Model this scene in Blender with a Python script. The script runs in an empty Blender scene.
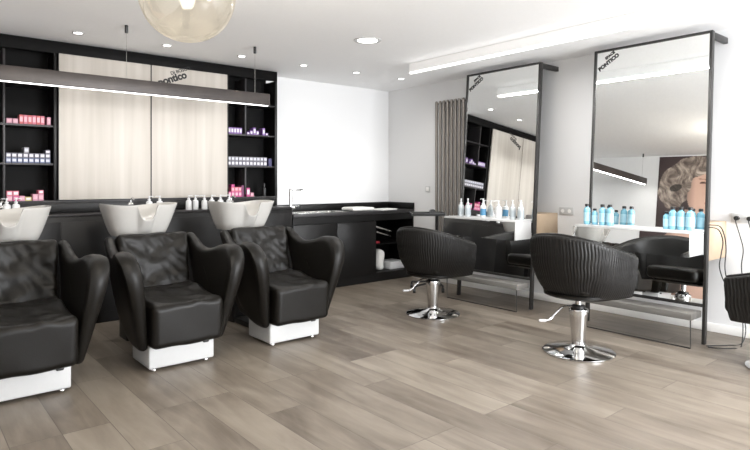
import bpy, bmesh, math, random
from math import pi, sin, cos, radians, sqrt
from mathutils import Vector, Matrix, noise

random.seed(7)
SC = bpy.context.scene
COL = SC.collection

# ------------------------------------------------------------ camera
cam_d = bpy.data.cameras.new('camera'); cam = bpy.data.objects.new('camera', cam_d)
COL.objects.link(cam); SC.camera = cam
cam.location = (0, 0, 1.32); cam.rotation_euler = (radians(90), 0, radians(-40))
cam_d.sensor_width = 36; cam_d.lens = 27.504; cam_d.shift_y = -44 / 750
cam_d.clip_start = 0.05; cam_d.clip_end = 100

# ------------------------------------------------------------ world, exposure
W = bpy.data.worlds.new('world'); SC.world = W; W.use_nodes = True
W.node_tree.nodes['Background'].inputs[0].default_value = (0.93, 0.96, 1.0, 1)
W.node_tree.nodes['Background'].inputs[1].default_value = 1.2
SC.view_settings.view_transform = 'Standard'
SC.view_settings.look = 'None'
SC.view_settings.gamma = 1
SC.view_settings.use_curve_mapping = False
SC.view_settings.exposure = 1.92

XL, XR, YF, YB, HC = -0.78, 5.5, -3.0, 6.25, 2.62

def area(name, loc, sx, sy, power, rot=(0, 0, 0), col=(1, .97, .93), spread=180):
    d = bpy.data.lights.new(name, 'AREA'); d.shape = 'RECTANGLE'; d.size = sx; d.size_y = sy
    d.energy = power; d.color = col; d.spread = radians(spread)
    o = bpy.data.objects.new(name, d); COL.objects.link(o); o.location = loc; o.rotation_euler = rot
    return o

WIN_FILL_P, LED_P, SIDE_P, BEAM_P, DOWN_P, BIG_P = 135, 22, .5, 3.4, 4.2, 34
# fill light added behind the camera, at an assumed shop window
area('added_window_fill', (3.8, YF + .06, 1.35), 2.5, 2.2, WIN_FILL_P, (radians(90), 0, 0), (.95, .97, 1))
area('led_line_left_glow', (4.35, 1.5, 2.53), .04, 6.15, SIDE_P, (0, radians(90), 0), (1, .99, .97))
# the long ceiling LED line and the hanging beam lamp
area('led_line_light', (4.39, 1.5, 2.505), .03, 6.15, LED_P, (0, 0, 0), (1, .99, .975))
area('beam_lamp_light', (1.10, 5.0, 2.052), 3.35, .05, BEAM_P, (0, 0, 0), (1, .98, .95))

# ------------------------------------------------------------ materials
def newmat(name):
    m = bpy.data.materials.new(name); m.use_nodes = True
    return m, m.node_tree, m.node_tree.nodes['Principled BSDF']
def srgb(r, g, b):
    f = lambda v: (v / 255 / 12.92) if v / 255 <= .04045 else ((v / 255 + .055) / 1.055) ** 2.4
    return (f(r), f(g), f(b), 1)
def mat(name, col, rough=.5, metal=0, bump=0, bscale=40, var=0, spec=.5, coat=0, stretch=None, bdist=.01):
    m, nt, p = newmat(name)
    p.inputs['Base Color'].default_value = col
    p.inputs['Roughness'].default_value = rough
    p.inputs['Metallic'].default_value = metal
    p.inputs['Specular IOR Level'].default_value = spec
    p.inputs['Coat Weight'].default_value = coat
    tc = nt.nodes.new('ShaderNodeTexCoord')
    n = nt.nodes.new('ShaderNodeTexNoise'); n.inputs['Scale'].default_value = bscale; n.inputs['Detail'].default_value = 4
    mp = nt.nodes.new('ShaderNodeMapping')
    if stretch: mp.inputs['Scale'].default_value = stretch
    nt.links.new(tc.outputs['Object'], mp.inputs[0]); nt.links.new(mp.outputs[0], n.inputs['Vector'])
    mx = nt.nodes.new('ShaderNodeMixRGB'); mx.blend_type = 'MULTIPLY'; mx.inputs[1].default_value = col
    rp = nt.nodes.new('ShaderNodeMapRange'); rp.inputs[1].default_value = .3; rp.inputs[2].default_value = .7
    rp.inputs[3].default_value = 1 - max(var, .015); rp.inputs[4].default_value = 1 + max(var, .015) * .5
    nt.links.new(n.outputs['Fac'], rp.inputs[0]); mx.inputs[0].default_value = 1
    nt.links.new(rp.outputs[0], mx.inputs[2]); nt.links.new(mx.outputs[0], p.inputs['Base Color'])
    if bump:
        b = nt.nodes.new('ShaderNodeBump'); b.inputs['Strength'].default_value = bump; b.inputs['Distance'].default_value = bdist
        nt.links.new(n.outputs['Fac'], b.inputs['Height']); nt.links.new(b.outputs[0], p.inputs['Normal'])
    return m
def emit(name, col, s):
    m, nt, p = newmat(name)
    p.inputs['Base Color'].default_value = (.9, .9, .9, 1)
    p.inputs['Emission Color'].default_value = col; p.inputs['Emission Strength'].default_value = s
    return m

M = {}
M['wall'] = mat('white_wall_paint', srgb(222, 222, 222), .6, bump=.05, bscale=120)
M['ceil'] = mat('white_ceiling_paint', srgb(246, 246, 246), .8)
M['white'] = mat('white_lacquer', srgb(192, 192, 191), .3)
M['skirt'] = mat('white_skirting', srgb(235, 234, 231), .4)
M['ceramic'] = mat('white_ceramic', srgb(186, 184, 180), .14, coat=.3)
M['black'] = mat('black_laminate', srgb(16, 15, 15), .42, var=.1, bscale=8, spec=.3)
M['blackin'] = mat('black_cabinet_inside', srgb(10, 9, 9), .6, spec=.12)
M['shelf'] = mat('dark_grey_shelf_board', srgb(44, 42, 43), .42, spec=.35)
M['leather'] = mat('black_leather', srgb(17, 15, 12), .42, bump=.25, bscale=130, bdist=.002, var=.08, spec=.22)
M['frame'] = mat('black_steel', srgb(44, 43, 42), .42, .2)
M['step'] = mat('grey_footrest', srgb(112, 110, 106), .35)
M['chrome'] = mat('chrome', srgb(215, 215, 215), .09, 1)
M['steel'] = mat('brushed_steel', srgb(205, 205, 202), .25, 1)
M['radiator'] = mat('warm_grey_radiator_metal', srgb(140, 134, 128), .35, .4)
M['beam'] = mat('brushed_bronze_beam', srgb(60, 54, 51), .45, .3, var=.25, bscale=6)
M['mirror'] = mat('mirror_glass', (.90, .91, .90, 1), .003, 1)
M['plastic'] = mat('black_plastic', srgb(24, 24, 24), .4)
M['bottle_white'] = mat('white_plastic_bottle', srgb(205, 206, 207), .3)
M['bottle_clear'] = mat('pale_grey_plastic_bottle', srgb(178, 184, 185), .2)
M['bottle_blue'] = mat('light_blue_plastic_bottle', srgb(122, 176, 196), .25)
M['label_blue'] = mat('pale_blue_label', srgb(160, 200, 215), .4)
M['label_grey'] = mat('grey_label', srgb(158, 166, 170), .5)
M['label_strong'] = mat('blue_label', srgb(70, 125, 160), .5)
M['towel'] = mat('white_towel', srgb(225, 224, 220), .95, bump=.6, bscale=200)
M['paper'] = mat('white_paper', srgb(235, 235, 232), .7)
M['label_black'] = mat('black_lettering', srgb(30, 30, 30), .6)
M['red'] = mat('red_plastic', srgb(150, 40, 50), .5)
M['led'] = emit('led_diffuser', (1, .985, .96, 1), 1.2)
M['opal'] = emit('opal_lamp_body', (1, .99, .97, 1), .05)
M['spot'] = emit('downlight_diffuser', (1, .97, .93, 1), 2.0)
M['bulb'] = emit('warm_bulb', (1, .93, .82, 1), 2.5)
BOXC = {'pink': (190, 100, 118), 'red': (180, 80, 82), 'purple': (120, 88, 150), 'magenta': (176, 64, 122),
        'white and pink': (184, 130, 148), 'white and blue': (74, 84, 116), 'grey and white': (92, 90, 102),
        'white': (120, 118, 124), 'yellow': (180, 165, 96), 'dark blue': (54, 52, 92), 'plum': (110, 50, 90)}
def boxmat(key):
    n = 'carton_' + key.replace(' ', '_')
    if n not in M:
        c = BOXC[key]; M[n] = mat(n, srgb(*c), .5)
    return M[n]
M['lab_light'] = mat('carton_label_white', srgb(200, 198, 204), .5)
M['lab_dark'] = mat('carton_label_dark', srgb(188, 190, 200), .5)
M['lab_pink'] = mat('carton_label_pink', srgb(205, 160, 170), .5)

def wood(name, c1, c2, rough=.5, scale=(14, 14, 1.0)):
    m, nt, p = newmat(name); p.inputs['Roughness'].default_value = rough
    tc = nt.nodes.new('ShaderNodeTexCoord'); mp = nt.nodes.new('ShaderNodeMapping'); mp.inputs['Scale'].default_value = scale
    n = nt.nodes.new('ShaderNodeTexNoise'); n.inputs['Scale'].default_value = 1.0; n.inputs['Detail'].default_value = 6; n.inputs['Distortion'].default_value = .35
    r = nt.nodes.new('ShaderNodeValToRGB'); r.color_ramp.elements[0].position = .3; r.color_ramp.elements[1].position = .7
    r.color_ramp.elements[0].color = c1; r.color_ramp.elements[1].color = c2
    nt.links.new(tc.outputs['Object'], mp.inputs[0]); nt.links.new(mp.outputs[0], n.inputs['Vector'])
    nt.links.new(n.outputs['Fac'], r.inputs[0]); nt.links.new(r.outputs[0], p.inputs['Base Color'])
    return m
M['wood'] = wood('pale_wood_veneer', srgb(172, 165, 156), srgb(190, 184, 176), .5, (11, 11, .45))
M['oak'] = wood('oak_veneer_box', srgb(158, 136, 112), srgb(184, 164, 140), .5, (3, 14, 3))

def floor_mat():
    m, nt, p = newmat('greige_oak_floor_planks'); N = nt.nodes; L = nt.links
    tc = N.new('ShaderNodeTexCoord'); sp = N.new('ShaderNodeSeparateXYZ'); L.new(tc.outputs['Object'], sp.inputs[0])
    sx = N.new('ShaderNodeMath'); sx.operation = 'SUBTRACT'; sx.inputs[1].default_value = .905 - .235 * 30; L.new(sp.outputs['X'], sx.inputs[0])
    sy = N.new('ShaderNodeMath'); sy.operation = 'ADD'; sy.inputs[1].default_value = 20.42; L.new(sp.outputs['Y'], sy.inputs[0])
    cb = N.new('ShaderNodeCombineXYZ'); L.new(sy.outputs[0], cb.inputs[0]); L.new(sx.outputs[0], cb.inputs[1])
    br = N.new('ShaderNodeTexBrick'); br.offset = .37; br.offset_frequency = 3; br.squash = 1
    br.inputs['Color1'].default_value = (0, 0, 0, 1); br.inputs['Color2'].default_value = (1, 1, 1, 1); br.inputs['Mortar'].default_value = (.5, .5, .5, 1)
    br.inputs['Scale'].default_value = 1; br.inputs['Brick Width'].default_value = 1.25; br.inputs['Row Height'].default_value = .235
    br.inputs['Mortar Size'].default_value = .0022; br.inputs['Mortar Smooth'].default_value = .3; br.inputs['Bias'].default_value = 0
    L.new(cb.outputs[0], br.inputs['Vector'])
    # each plank shifts the grain
    ofs = N.new('ShaderNodeVectorMath'); ofs.operation = 'SCALE'; ofs.inputs['Scale'].default_value = 37; L.new(br.outputs['Color'], ofs.inputs[0])
    mp = N.new('ShaderNodeMapping'); mp.inputs['Scale'].default_value = (9, .9, 1); L.new(tc.outputs['Object'], mp.inputs[0])
    ad = N.new('ShaderNodeVectorMath'); L.new(mp.outputs[0], ad.inputs[0]); L.new(ofs.outputs[0], ad.inputs[1])
    n1 = N.new('ShaderNodeTexNoise'); n1.inputs['Scale'].default_value = 1.1; n1.inputs['Detail'].default_value = 8; n1.inputs['Roughness'].default_value = .62; n1.inputs['Distortion'].default_value = .9
    L.new(ad.outputs[0], n1.inputs['Vector'])
    mp2 = N.new('ShaderNodeMapping'); mp2.inputs['Scale'].default_value = (2.6, .8, 1); L.new(tc.outputs['Object'], mp2.inputs[0])
    ad2 = N.new('ShaderNodeVectorMath'); L.new(mp2.outputs[0], ad2.inputs[0]); L.new(ofs.outputs[0], ad2.inputs[1])
    n2 = N.new('ShaderNodeTexNoise'); n2.inputs['Scale'].default_value = 1.6; n2.inputs['Detail'].default_value = 3; n2.inputs['Distortion'].default_value = 1.2
    L.new(ad2.outputs[0], n2.inputs['Vector'])
    r = N.new('ShaderNodeValToRGB'); e = r.color_ramp.elements
    e[0].position = .28; e[0].color = srgb(82, 72, 62); e[1].position = .72; e[1].color = srgb(136, 127, 115)
    m1 = N.new('ShaderNodeMath'); m1.operation = 'MULTIPLY'; m1.inputs[1].default_value = .5; L.new(n1.outputs['Fac'], m1.inputs[0])
    m2 = N.new('ShaderNodeMath'); m2.operation = 'MULTIPLY_ADD'; m2.inputs[1].default_value = .5; L.new(n2.outputs['Fac'], m2.inputs[0]); L.new(m1.outputs[0], m2.inputs[2])
    rgb = N.new('ShaderNodeRGBToBW'); L.new(br.outputs['Color'], rgb.inputs[0])
    m3 = N.new('ShaderNodeMath'); m3.operation = 'MULTIPLY_ADD'; m3.inputs[1].default_value = .2; L.new(rgb.outputs[0], m3.inputs[0]); L.new(m2.outputs[0], m3.inputs[2])
    m4 = N.new('ShaderNodeMath'); m4.operation = 'SUBTRACT'; m4.inputs[1].default_value = .1; L.new(m3.outputs[0], m4.inputs[0])
    L.new(m4.outputs[0], r.inputs[0])
    mx = N.new('ShaderNodeMixRGB'); mx.inputs[2].default_value = srgb(64, 56, 49); L.new(r.outputs[0], mx.inputs[1])
    mf = N.new('ShaderNodeMath'); mf.operation = 'MULTIPLY'; mf.inputs[1].default_value = .75; L.new(br.outputs['Fac'], mf.inputs[0]); L.new(mf.outputs[0], mx.inputs[0])
    L.new(mx.outputs[0], p.inputs['Base Color']); p.inputs['Roughness'].default_value = .42
    b = N.new('ShaderNodeBump'); b.inputs['Strength'].default_value = .25; b.inputs['Distance'].default_value = .003
    inv = N.new('ShaderNodeMath'); inv.operation = 'SUBTRACT'; L.new(n1.outputs['Fac'], inv.inputs[0]); L.new(br.outputs['Fac'], inv.inputs[1])
    L.new(inv.outputs[0], b.inputs['Height']); L.new(b.outputs[0], p.inputs['Normal'])
    return m
M['floor'] = floor_mat()

def ribbed_mat():
    m, nt, p = newmat('black_ribbed_vinyl'); N = nt.nodes; L = nt.links
    p.inputs['Base Color'].default_value = srgb(22, 21, 20); p.inputs['Roughness'].default_value = .45; p.inputs['Specular IOR Level'].default_value = .3
    uv = N.new('ShaderNodeUVMap'); uv.uv_map = 'UVMap'
    w = N.new('ShaderNodeTexWave'); w.wave_type = 'BANDS'; w.bands_direction = 'X'; w.inputs['Scale'].default_value = 7
    w.inputs['Distortion'].default_value = 1.6; w.inputs['Detail'].default_value = 1; w.inputs['Detail Scale'].default_value = 2.2
    L.new(uv.outputs[0], w.inputs['Vector'])
    b = N.new('ShaderNodeBump'); b.inputs['Strength'].default_value = 1; b.inputs['Distance'].default_value = .02
    L.new(w.outputs['Fac'], b.inputs['Height']); L.new(b.outputs[0], p.inputs['Normal'])
    return m
M['ribbed'] = ribbed_mat()

def tinted_glass():
    m, nt, p = newmat('smoky_amber_glass'); N = nt.nodes; L = nt.links
    nt.nodes.remove(p)
    out = [n for n in N if n.type == 'OUTPUT_MATERIAL'][0]
    t = N.new('ShaderNodeBsdfTransparent'); t.inputs[0].default_value = (.95, .925, .87, 1)
    g = N.new('ShaderNodeBsdfGlossy'); g.inputs[0].default_value = (1, .97, .9, 1); g.inputs[1].default_value = .02
    lw = N.new('ShaderNodeLayerWeight'); lw.inputs[0].default_value = .5
    pw = N.new('ShaderNodeMath'); pw.operation = 'POWER'; pw.inputs[1].default_value = 4; L.new(lw.outputs['Facing'], pw.inputs[0])
    f = N.new('ShaderNodeMath'); f.operation = 'MULTIPLY_ADD'; f.inputs[1].default_value = .55; f.inputs[2].default_value = .09; L.new(pw.outputs[0], f.inputs[0])
    n = N.new('ShaderNodeTexNoise'); n.inputs['Scale'].default_value = 5
    tc = N.new('ShaderNodeTexCoord'); L.new(tc.outputs['Object'], n.inputs['Vector'])
    b = N.new('ShaderNodeBump'); b.inputs['Strength'].default_value = .15; b.inputs['Distance'].default_value = .05; L.new(n.outputs['Fac'], b.inputs['Height'])
    L.new(b.outputs[0], g.inputs['Normal'])
    x = N.new('ShaderNodeMixShader'); L.new(f.outputs[0], x.inputs[0]); L.new(t.outputs[0], x.inputs[1]); L.new(g.outputs[0], x.inputs[2])
    L.new(x.outputs[0], out.inputs[0])
    return m
M['amber'] = tinted_glass()
def pane_glass():
    m, nt, p = newmat('added_window_glass')
    p.inputs['Transmission Weight'].default_value = 1; p.inputs['Roughness'].default_value = 0; p.inputs['IOR'].default_value = 1.05
    return m
M['pane'] = pane_glass()

# ------------------------------------------------------------ mesh helpers
def link(name, me, m=None, parent=None, smooth=True, ang=32):
    if m: me.materials.append(m)
    o = bpy.data.objects.new(name, me); COL.objects.link(o)
    if parent: o.parent = parent
    if smooth:
        bm = bmesh.new(); bm.from_mesh(me)
        for f in bm.faces: f.smooth = True
        for e in bm.edges:
            if len(e.link_faces) == 2 and e.calc_face_angle(0) > radians(ang): e.smooth = False
        bm.to_mesh(me); bm.free()
    return o
def obj(name, bm, m, parent=None, smooth=True, ang=32, recalc=True):
    if recalc: bmesh.ops.recalc_face_normals(bm, faces=bm.faces)
    me = bpy.data.meshes.new(name); bm.to_mesh(me); bm.free()
    return link(name, me, m, parent, smooth, ang)
def box(bm, x0, x1, y0, y1, z0, z1, bev=0, seg=2):
    t = bmesh.new()
    bmesh.ops.create_cube(t, size=1)
    for v in t.verts:
        v.co = Vector(((x0 + x1) / 2 + v.co.x * (x1 - x0), (y0 + y1) / 2 + v.co.y * (y1 - y0), (z0 + z1) / 2 + v.co.z * (z1 - z0)))
    if bev: bmesh.ops.bevel(t, geom=t.edges[:], offset=bev, segments=seg, affect='EDGES', profile=.5)
    merge(bm, t)
    return bm
def merge(bm, t, mtx=None):
    if mtx is not None: bmesh.ops.transform(t, matrix=mtx, verts=t.verts)
    me = bpy.data.meshes.new('tmp'); t.to_mesh(me); t.free(); bm.from_mesh(me); bpy.data.meshes.remove(me)
def loft(bm, rings, closed=True, cap0=True, cap1=True, uv=None):
    vs = [[bm.verts.new(p) for p in r] for r in rings]
    n = len(rings[0])
    lay = bm.loops.layers.uv.verify() if uv else None
    for i in range(len(rings) - 1):
        for j in range(n if closed else n - 1):
            k = (j + 1) % n
            f = bm.faces.new((vs[i][j], vs[i][k], vs[i + 1][k], vs[i + 1][j]))
            if uv:
                for l, q in zip(f.loops, ((i, j), (i, j + 1), (i + 1, j + 1), (i + 1, j))): l[lay].uv = uv(*q)
    if closed and cap0: bm.faces.new(vs[0][::-1])
    if closed and cap1: bm.faces.new(vs[-1])
    return vs
def lathe(bm, prof, loc=(0, 0, 0), n=24, cap0=True, cap1=True):
    loft(bm, [[(loc[0] + r * cos(2 * pi * j / n), loc[1] + r * sin(2 * pi * j / n), loc[2] + z) for j in range(n)] for r, z in prof], True, cap0, cap1)
    return bm
def tube(bm, pts, r, n=8, closed=False):
    pts = [Vector(p) for p in pts]; rings = []; prev = None
    for i, p in enumerate(pts):
        a = pts[(i - 1) % len(pts)] if (i or closed) else p; b = pts[(i + 1) % len(pts)] if (i < len(pts) - 1 or closed) else p
        d = (b - a).normalized()
        if prev is None:
            u = d.cross(Vector((0, 0, 1)));
            if u.length < .1: u = d.cross(Vector((1, 0, 0)))
        else: u = prev - d * prev.dot(d)
        u.normalize(); prev = u; w = d.cross(u)
        rr = r(i / (len(pts) - 1)) if callable(r) else r
        rings.append([tuple(p + (u * cos(2 * pi * j / n) + w * sin(2 * pi * j / n)) * rr) for j in range(n)])
    if closed: rings.append(rings[0]); loft(bm, rings, True, False, False); bmesh.ops.remove_doubles(bm, verts=bm.verts, dist=1e-5)
    else: loft(bm, rings)
    return bm
def spline(pts, k=6, closed=False):
    out = []; n = len(pts); P = [Vector(p) for p in pts]
    rng = range(n) if closed else range(n - 1)
    for i in rng:
        p0 = P[(i - 1) % n] if (closed or i) else P[0]; p1 = P[i]; p2 = P[(i + 1) % n]; p3 = P[(i + 2) % n] if (closed or i < n - 2) else P[-1]
        for s in range(k):
            t = s / k
            out.append(.5 * ((2 * p1) + (p2 - p0) * t + (2 * p0 - 5 * p1 + 4 * p2 - p3) * t * t + (3 * p1 - p0 - 3 * p2 + p3) * t ** 3))
    if not closed: out.append(P[-1])
    return out
def pillow(sx, sy, sz, r, n=14, fn=None):
    """closed rounded box, densely divided, centred at the origin"""
    t = bmesh.new(); bmesh.ops.create_cube(t, size=2)
    bmesh.ops.subdivide_edges(t, edges=t.edges[:], cuts=n, use_grid_fill=True)
    h = Vector((sx / 2, sy / 2, sz / 2))
    for v in t.verts:
        q = Vector((v.co.x * h.x, v.co.y * h.y, v.co.z * h.z))
        # concentrate samples near the edges
        q = Vector([math.copysign(abs(v.co[i]) ** .85, v.co[i]) * h[i] for i in range(3)])
        c = Vector([max(-h[i] + r, min(h[i] - r, q[i])) for i in range(3)])
        d = q - c
        v.co = c + d.normalized() * r if d.length > 1e-6 else q
    if fn:
        for v in t.verts: v.co = fn(v.co.copy())
    return t
def empty(name, loc=(0, 0, 0), rz=0):
    o = bpy.data.objects.new(name, None); COL.objects.link(o); o.location = loc; o.rotation_euler = (0, 0, rz); o.empty_display_size = .1
    return o
def tag(o, label, cat, group=None):
    if not 4 <= len(label.split()) <= 16: print('LABEL LENGTH', label)
    o['label'] = label; o['category'] = cat
    if group: o['group'] = group
    return o
def structure(o): o['kind'] = 'structure'; return o
def copy_tree(o, parent=None):
    c = o.copy(); COL.objects.link(c)
    if parent: c.parent = parent
    for ch in list(o.children): copy_tree(ch, c)
    return c
def thing(name, label, cat, loc=(0, 0, 0), rz=0, group=None): return tag(empty(name, loc, rz), label, cat, group)
def text_mesh(name, body, size, m, parent, mtx, extrude=.0008, bold=0, space=1):
    cu = bpy.data.curves.new(name, 'FONT'); cu.body = body; cu.size = size; cu.extrude = extrude; cu.offset = bold; cu.space_character = space; cu.resolution_u = 3
    t = bpy.data.objects.new('tmp_text', cu); COL.objects.link(t)
    dg = bpy.context.evaluated_depsgraph_get(); me = bpy.data.meshes.new_from_object(t.evaluated_get(dg))
    bpy.data.objects.remove(t); bpy.data.curves.remove(cu)
    me.name = name; me.transform(mtx); me.materials.clear()
    return link(name, me, m, parent, False)

# ------------------------------------------------------------ room shell
structure(obj('floor', box(bmesh.new(), XL - .1, XR + .1, YF - .1, YB + .1, -.1, 0), M['floor'], smooth=False))
structure(obj('ceiling', box(bmesh.new(), XL - .1, XR + .1, YF - .1, YB + .1, HC, HC + .1), M['ceil'], smooth=False))
structure(obj('wall_back', box(bmesh.new(), XL - .1, XR + .1, YB, YB + .1, 0, HC), M['wall'], smooth=False))
structure(obj('wall_right', box(bmesh.new(), XR, XR + .1, YF, YB, 0, HC), M['wall'], smooth=False))
structure(obj('wall_left', box(bmesh.new(), XL - .1, XL, YF, YB, 0, HC), M['wall'], smooth=False))
b = bmesh.new()   # front wall round an unseen shop window, added for fill light
box(b, XL, .05, YF - .1, YF, 0, HC); box(b, 5.15, XR, YF - .1, YF, 0, HC)
box(b, .05, 5.15, YF - .1, YF, 0, .2); box(b, .05, 5.15, YF - .1, YF, 2.5, HC)
structure(obj('wall_front', b, M['wall'], smooth=False))
added_win = structure(empty('added_window_1', (0, 0, 0)))
b = bmesh.new()
for x in (.05, 1.72, 3.42, 5.09): box(b, x, x + .06, YF - .09, YF - .02, .2, 2.5)
box(b, .11, 5.09, YF - .09, YF - .02, .2, .26); box(b, .11, 5.09, YF - .09, YF - .02, 2.44, 2.5)
obj('added_window_frame', b, M['frame'], added_win, False)
for x0, x1 in ((.11, 1.72), (1.78, 3.42), (3.48, 5.09)):
    obj('added_window_pane', box(bmesh.new(), x0, x1, YF - .06, YF - .054, .26, 2.44), M['pane'], added_win, False)
b = bmesh.new(); box(b, XR - .014, XR - .0005, YF, 5.6, .0005, .075, .003)
structure(obj('baseboard_right', b, M['skirt']))
b = bmesh.new(); box(b, XL + .0005, XL + .014, YF, 5.7, .0005, .075, .003)
structure(obj('baseboard_left', b, M['skirt']))

# ------------------------------------------------------------ wall shelving with fascia
YS = 5.95
sh = thing('wall_shelving', 'black open wall shelving up to the ceiling around the two pale wood panels', 'shelving', (0, 0, 0))
X0, X1 = .33, 3.48
obj('fascia', box(bmesh.new(), X0, X1, YS, YS + .03, 2.50, 2.612, .002), M['blackin'], sh)
obj('back_panel', box(bmesh.new(), X0, X1, 6.22, 6.245, 1.03, 2.612), M['blackin'], sh)
for x in (X1 - .03, 1.128, 2.832, X0):
    obj('side_panel', box(bmesh.new(), x, x + .03, YS + .002, 6.22, 1.14, 2.50, .001), M['black'], sh)
for x, z0, z1 in ((.74, 1.17, 2.49), (3.075, 1.86, 2.49), (3.075, 1.17, 1.475)):
    obj('divider', box(bmesh.new(), x - .009, x + .009, YS + .012, 6.218, z0, z1, .001), M['shelf'], sh)
for a, c in ((X0 + .03, 1.126), (2.864, X1 - .032)):
    zs = (1.835, 1.475, 2.19) if a > 2 else (1.815, 1.465, 2.19)
    for z in zs:
        obj('shelf', box(bmesh.new(), a, c, YS + .008, 6.218, z, z + .018, .001), M['shelf'], sh)
obj('bottom_board', box(bmesh.new(), X0, X1, YS, 6.22, 1.115, 1.14, .001), M['shelf'], sh)
obj('lower_fascia', box(bmesh.new(), X0, X1, YS + .004, YS + .03, 1.024, 1.114, .001), M['black'], sh)
ZB = 1.1405; ZM_L, ZM_R, ZT_L, ZT_R = 1.4835, 1.4935, 1.8335, 1.8535

LG = 'pale wood sliding panels'
for i, (a, c) in enumerate(((1.163, 1.992), (2.004, 2.828))):
    p = thing('sliding_panel', ('pale wood sliding panel of the wall shelving, left one of the two, without lettering',
                                'pale wood sliding panel of the wall shelving with small black lettering near its top')[i], 'panel', ((a + c) / 2, 5.925, 1.145), 0, LG)
    w = (c - a) / 2
    obj('board', box(bmesh.new(), -w, w, -.011, .011, 0, 1.352, .002), M['wood'], p)
    obj('edge_trim', box(bmesh.new(), -w - .004, -w - .0005, -.011, .011, 0, 1.352), M['plastic'], p, False)
    if i:
        mt = Matrix.Translation((-.335, -.0125, 1.15)) @ Matrix.Rotation(radians(22), 4, 'Y').inverted() @ Matrix.Rotation(radians(90), 4, 'X')
        text_mesh('lettering', 'pontico', .105, M['label_black'], p, mt, bold=.0045, space=.97)
        mt = Matrix.Translation((-.215, -.0125, 1.275)) @ Matrix.Rotation(radians(22), 4, 'Y').inverted() @ Matrix.Rotation(radians(90), 4, 'X')
        text_mesh('small_lettering', 'DI BOSCO', .048, M['label_black'], p, mt, bold=.0012)

# ------------------------------------------------------------ bench behind the basins and sink counter
bench = thing('wash_bench', 'long low black bench cabinet standing behind the wash basins under the shelving', 'cabinet')
obj('body', box(bmesh.new(), X0, 3.548, 5.725, YB - .004, .0005, .998, .002), M['black'], bench)
obj('ledge_top', box(bmesh.new(), X0, 3.55, 5.715, YB - .004, .999, 1.021, .003), M['shelf'], bench)
b = bmesh.new()
b.free()
for x in (.735, 1.54, 2.345, 3.145): obj('door', box(bmesh.new(), x - .4, min(x + .4, 3.54), 5.718, 5.7245, .1, .95, .0015), M['black'], bench)

ct = thing('sink_cabinet', 'black base cabinet under the worktop with two doors and an open compartment', 'cabinet')
xe = XR - .003
obj('plinth', box(bmesh.new(), 3.555, xe, 5.745, 5.765, .0005, .10), M['black'], ct)
obj('base_board', box(bmesh.new(), 3.555, xe, 5.735, YB - .004, .101, .119), M['black'], ct)
obj('side_panel', box(bmesh.new(), xe - .02, xe, 5.722, YB - .004, .12, .89), M['black'], ct)
obj('side_panel', box(bmesh.new(), 3.555, 3.575, 5.74, YB - .004, .12, .80), M['black'], ct)
obj('side_panel', box(bmesh.new(), 4.80, 4.818, 5.74, YB - .004, .12, .80), M['black'], ct)
obj('back_panel', box(bmesh.new(), 3.58, xe - .022, 6.22, YB - .004, .12, .80), M['blackin'], ct)
obj('inner_shelf', box(bmesh.new(), 4.822, xe - .024, 5.80, 6.215, .47, .486), M['blackin'], ct)
obj('apron', box(bmesh.new(), 3.555, xe - .022, 5.722, 5.742, .802, .89), M['black'], ct)
for a, c in ((3.558, 4.19), (4.195, 4.817)):
    obj('door', box(bmesh.new(), a, c, 5.718, 5.736, .121, .797, .0015), M['black'], ct)
wt = thing('worktop', 'dark worktop with upstand running along the back wall to the corner', 'worktop')
b = bmesh.new()
box(b, 3.555, xe, 5.705, 5.78, .892, .93, .003); box(b, 3.555, xe, 6.12, YB - .004, .892, .93, .002)
box(b, 3.555, 3.66, 5.78, 6.12, .892, .93); box(b, 4.36, xe, 5.78, 6.12, .892, .93)
obj('slab', b, M['shelf'], wt)
obj('upstand', box(bmesh.new(), 3.556, xe - .02, YB - .022, YB - .004, .931, 1.021, .002), M['black'], wt)
obj('side_upstand', box(bmesh.new(), xe - .018, xe, 5.705, YB - .004, .931, 1.021, .002), M['black'], wt)
sk = thing('kitchen_sink', 'stainless steel sink with drainer sunk into the dark worktop beside the tap', 'sink')
b = bmesh.new()
def rr(x0, x1, y0, y1, z, r=.03, n=5):
    out = []
    for cx, cy, a0 in ((x1 - r, y1 - r, 0), (x0 + r, y1 - r, 90), (x0 + r, y0 + r, 180), (x1 - r, y0 + r, 270)):
        for i in range(n + 1):
            a = radians(a0 + 90 * i / n); out.append((cx + r * cos(a), cy + r * sin(a), z))
    return out
loft(b, [rr(3.635, 4.385, 5.752, 6.145, .9305), rr(3.635, 4.385, 5.752, 6.145, .936), rr(3.665, 4.355, 5.782, 6.115, .936), rr(3.67, 4.35, 5.79, 6.11, .92), rr(3.68, 4.34, 5.80, 6.10, .84), rr(3.70, 4.32, 5.82, 6.08, .81)], True, False, True)
obj('bowl', b, M['steel'], sk)
fc = thing('faucet', 'tall square chrome tap rising from the worktop beside the sink', 'faucet', (3.61, 5.86, .9305))
b = bmesh.new(); lathe(b, [(.028, 0), (.028, .008), (.02, .012), (.0185, .29), (.016, .297), (.001, .298)], n=20); obj('column', b, M['chrome'], fc)
b = bmesh.new(); box(b, .0, .165, -.011, .011, .275, .293, .003); lathe(b, [(.009, .255), (.009, .276)], (.15, 0, 0), 12); obj('spout', b, M['chrome'], fc)
b = bmesh.new(); box(b, .018, .06, -.016, .016, .055, .095, .006); box(b, .05, .13, -.006, .006, .085, .095, .003); obj('lever', b, M['chrome'], fc)

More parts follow.
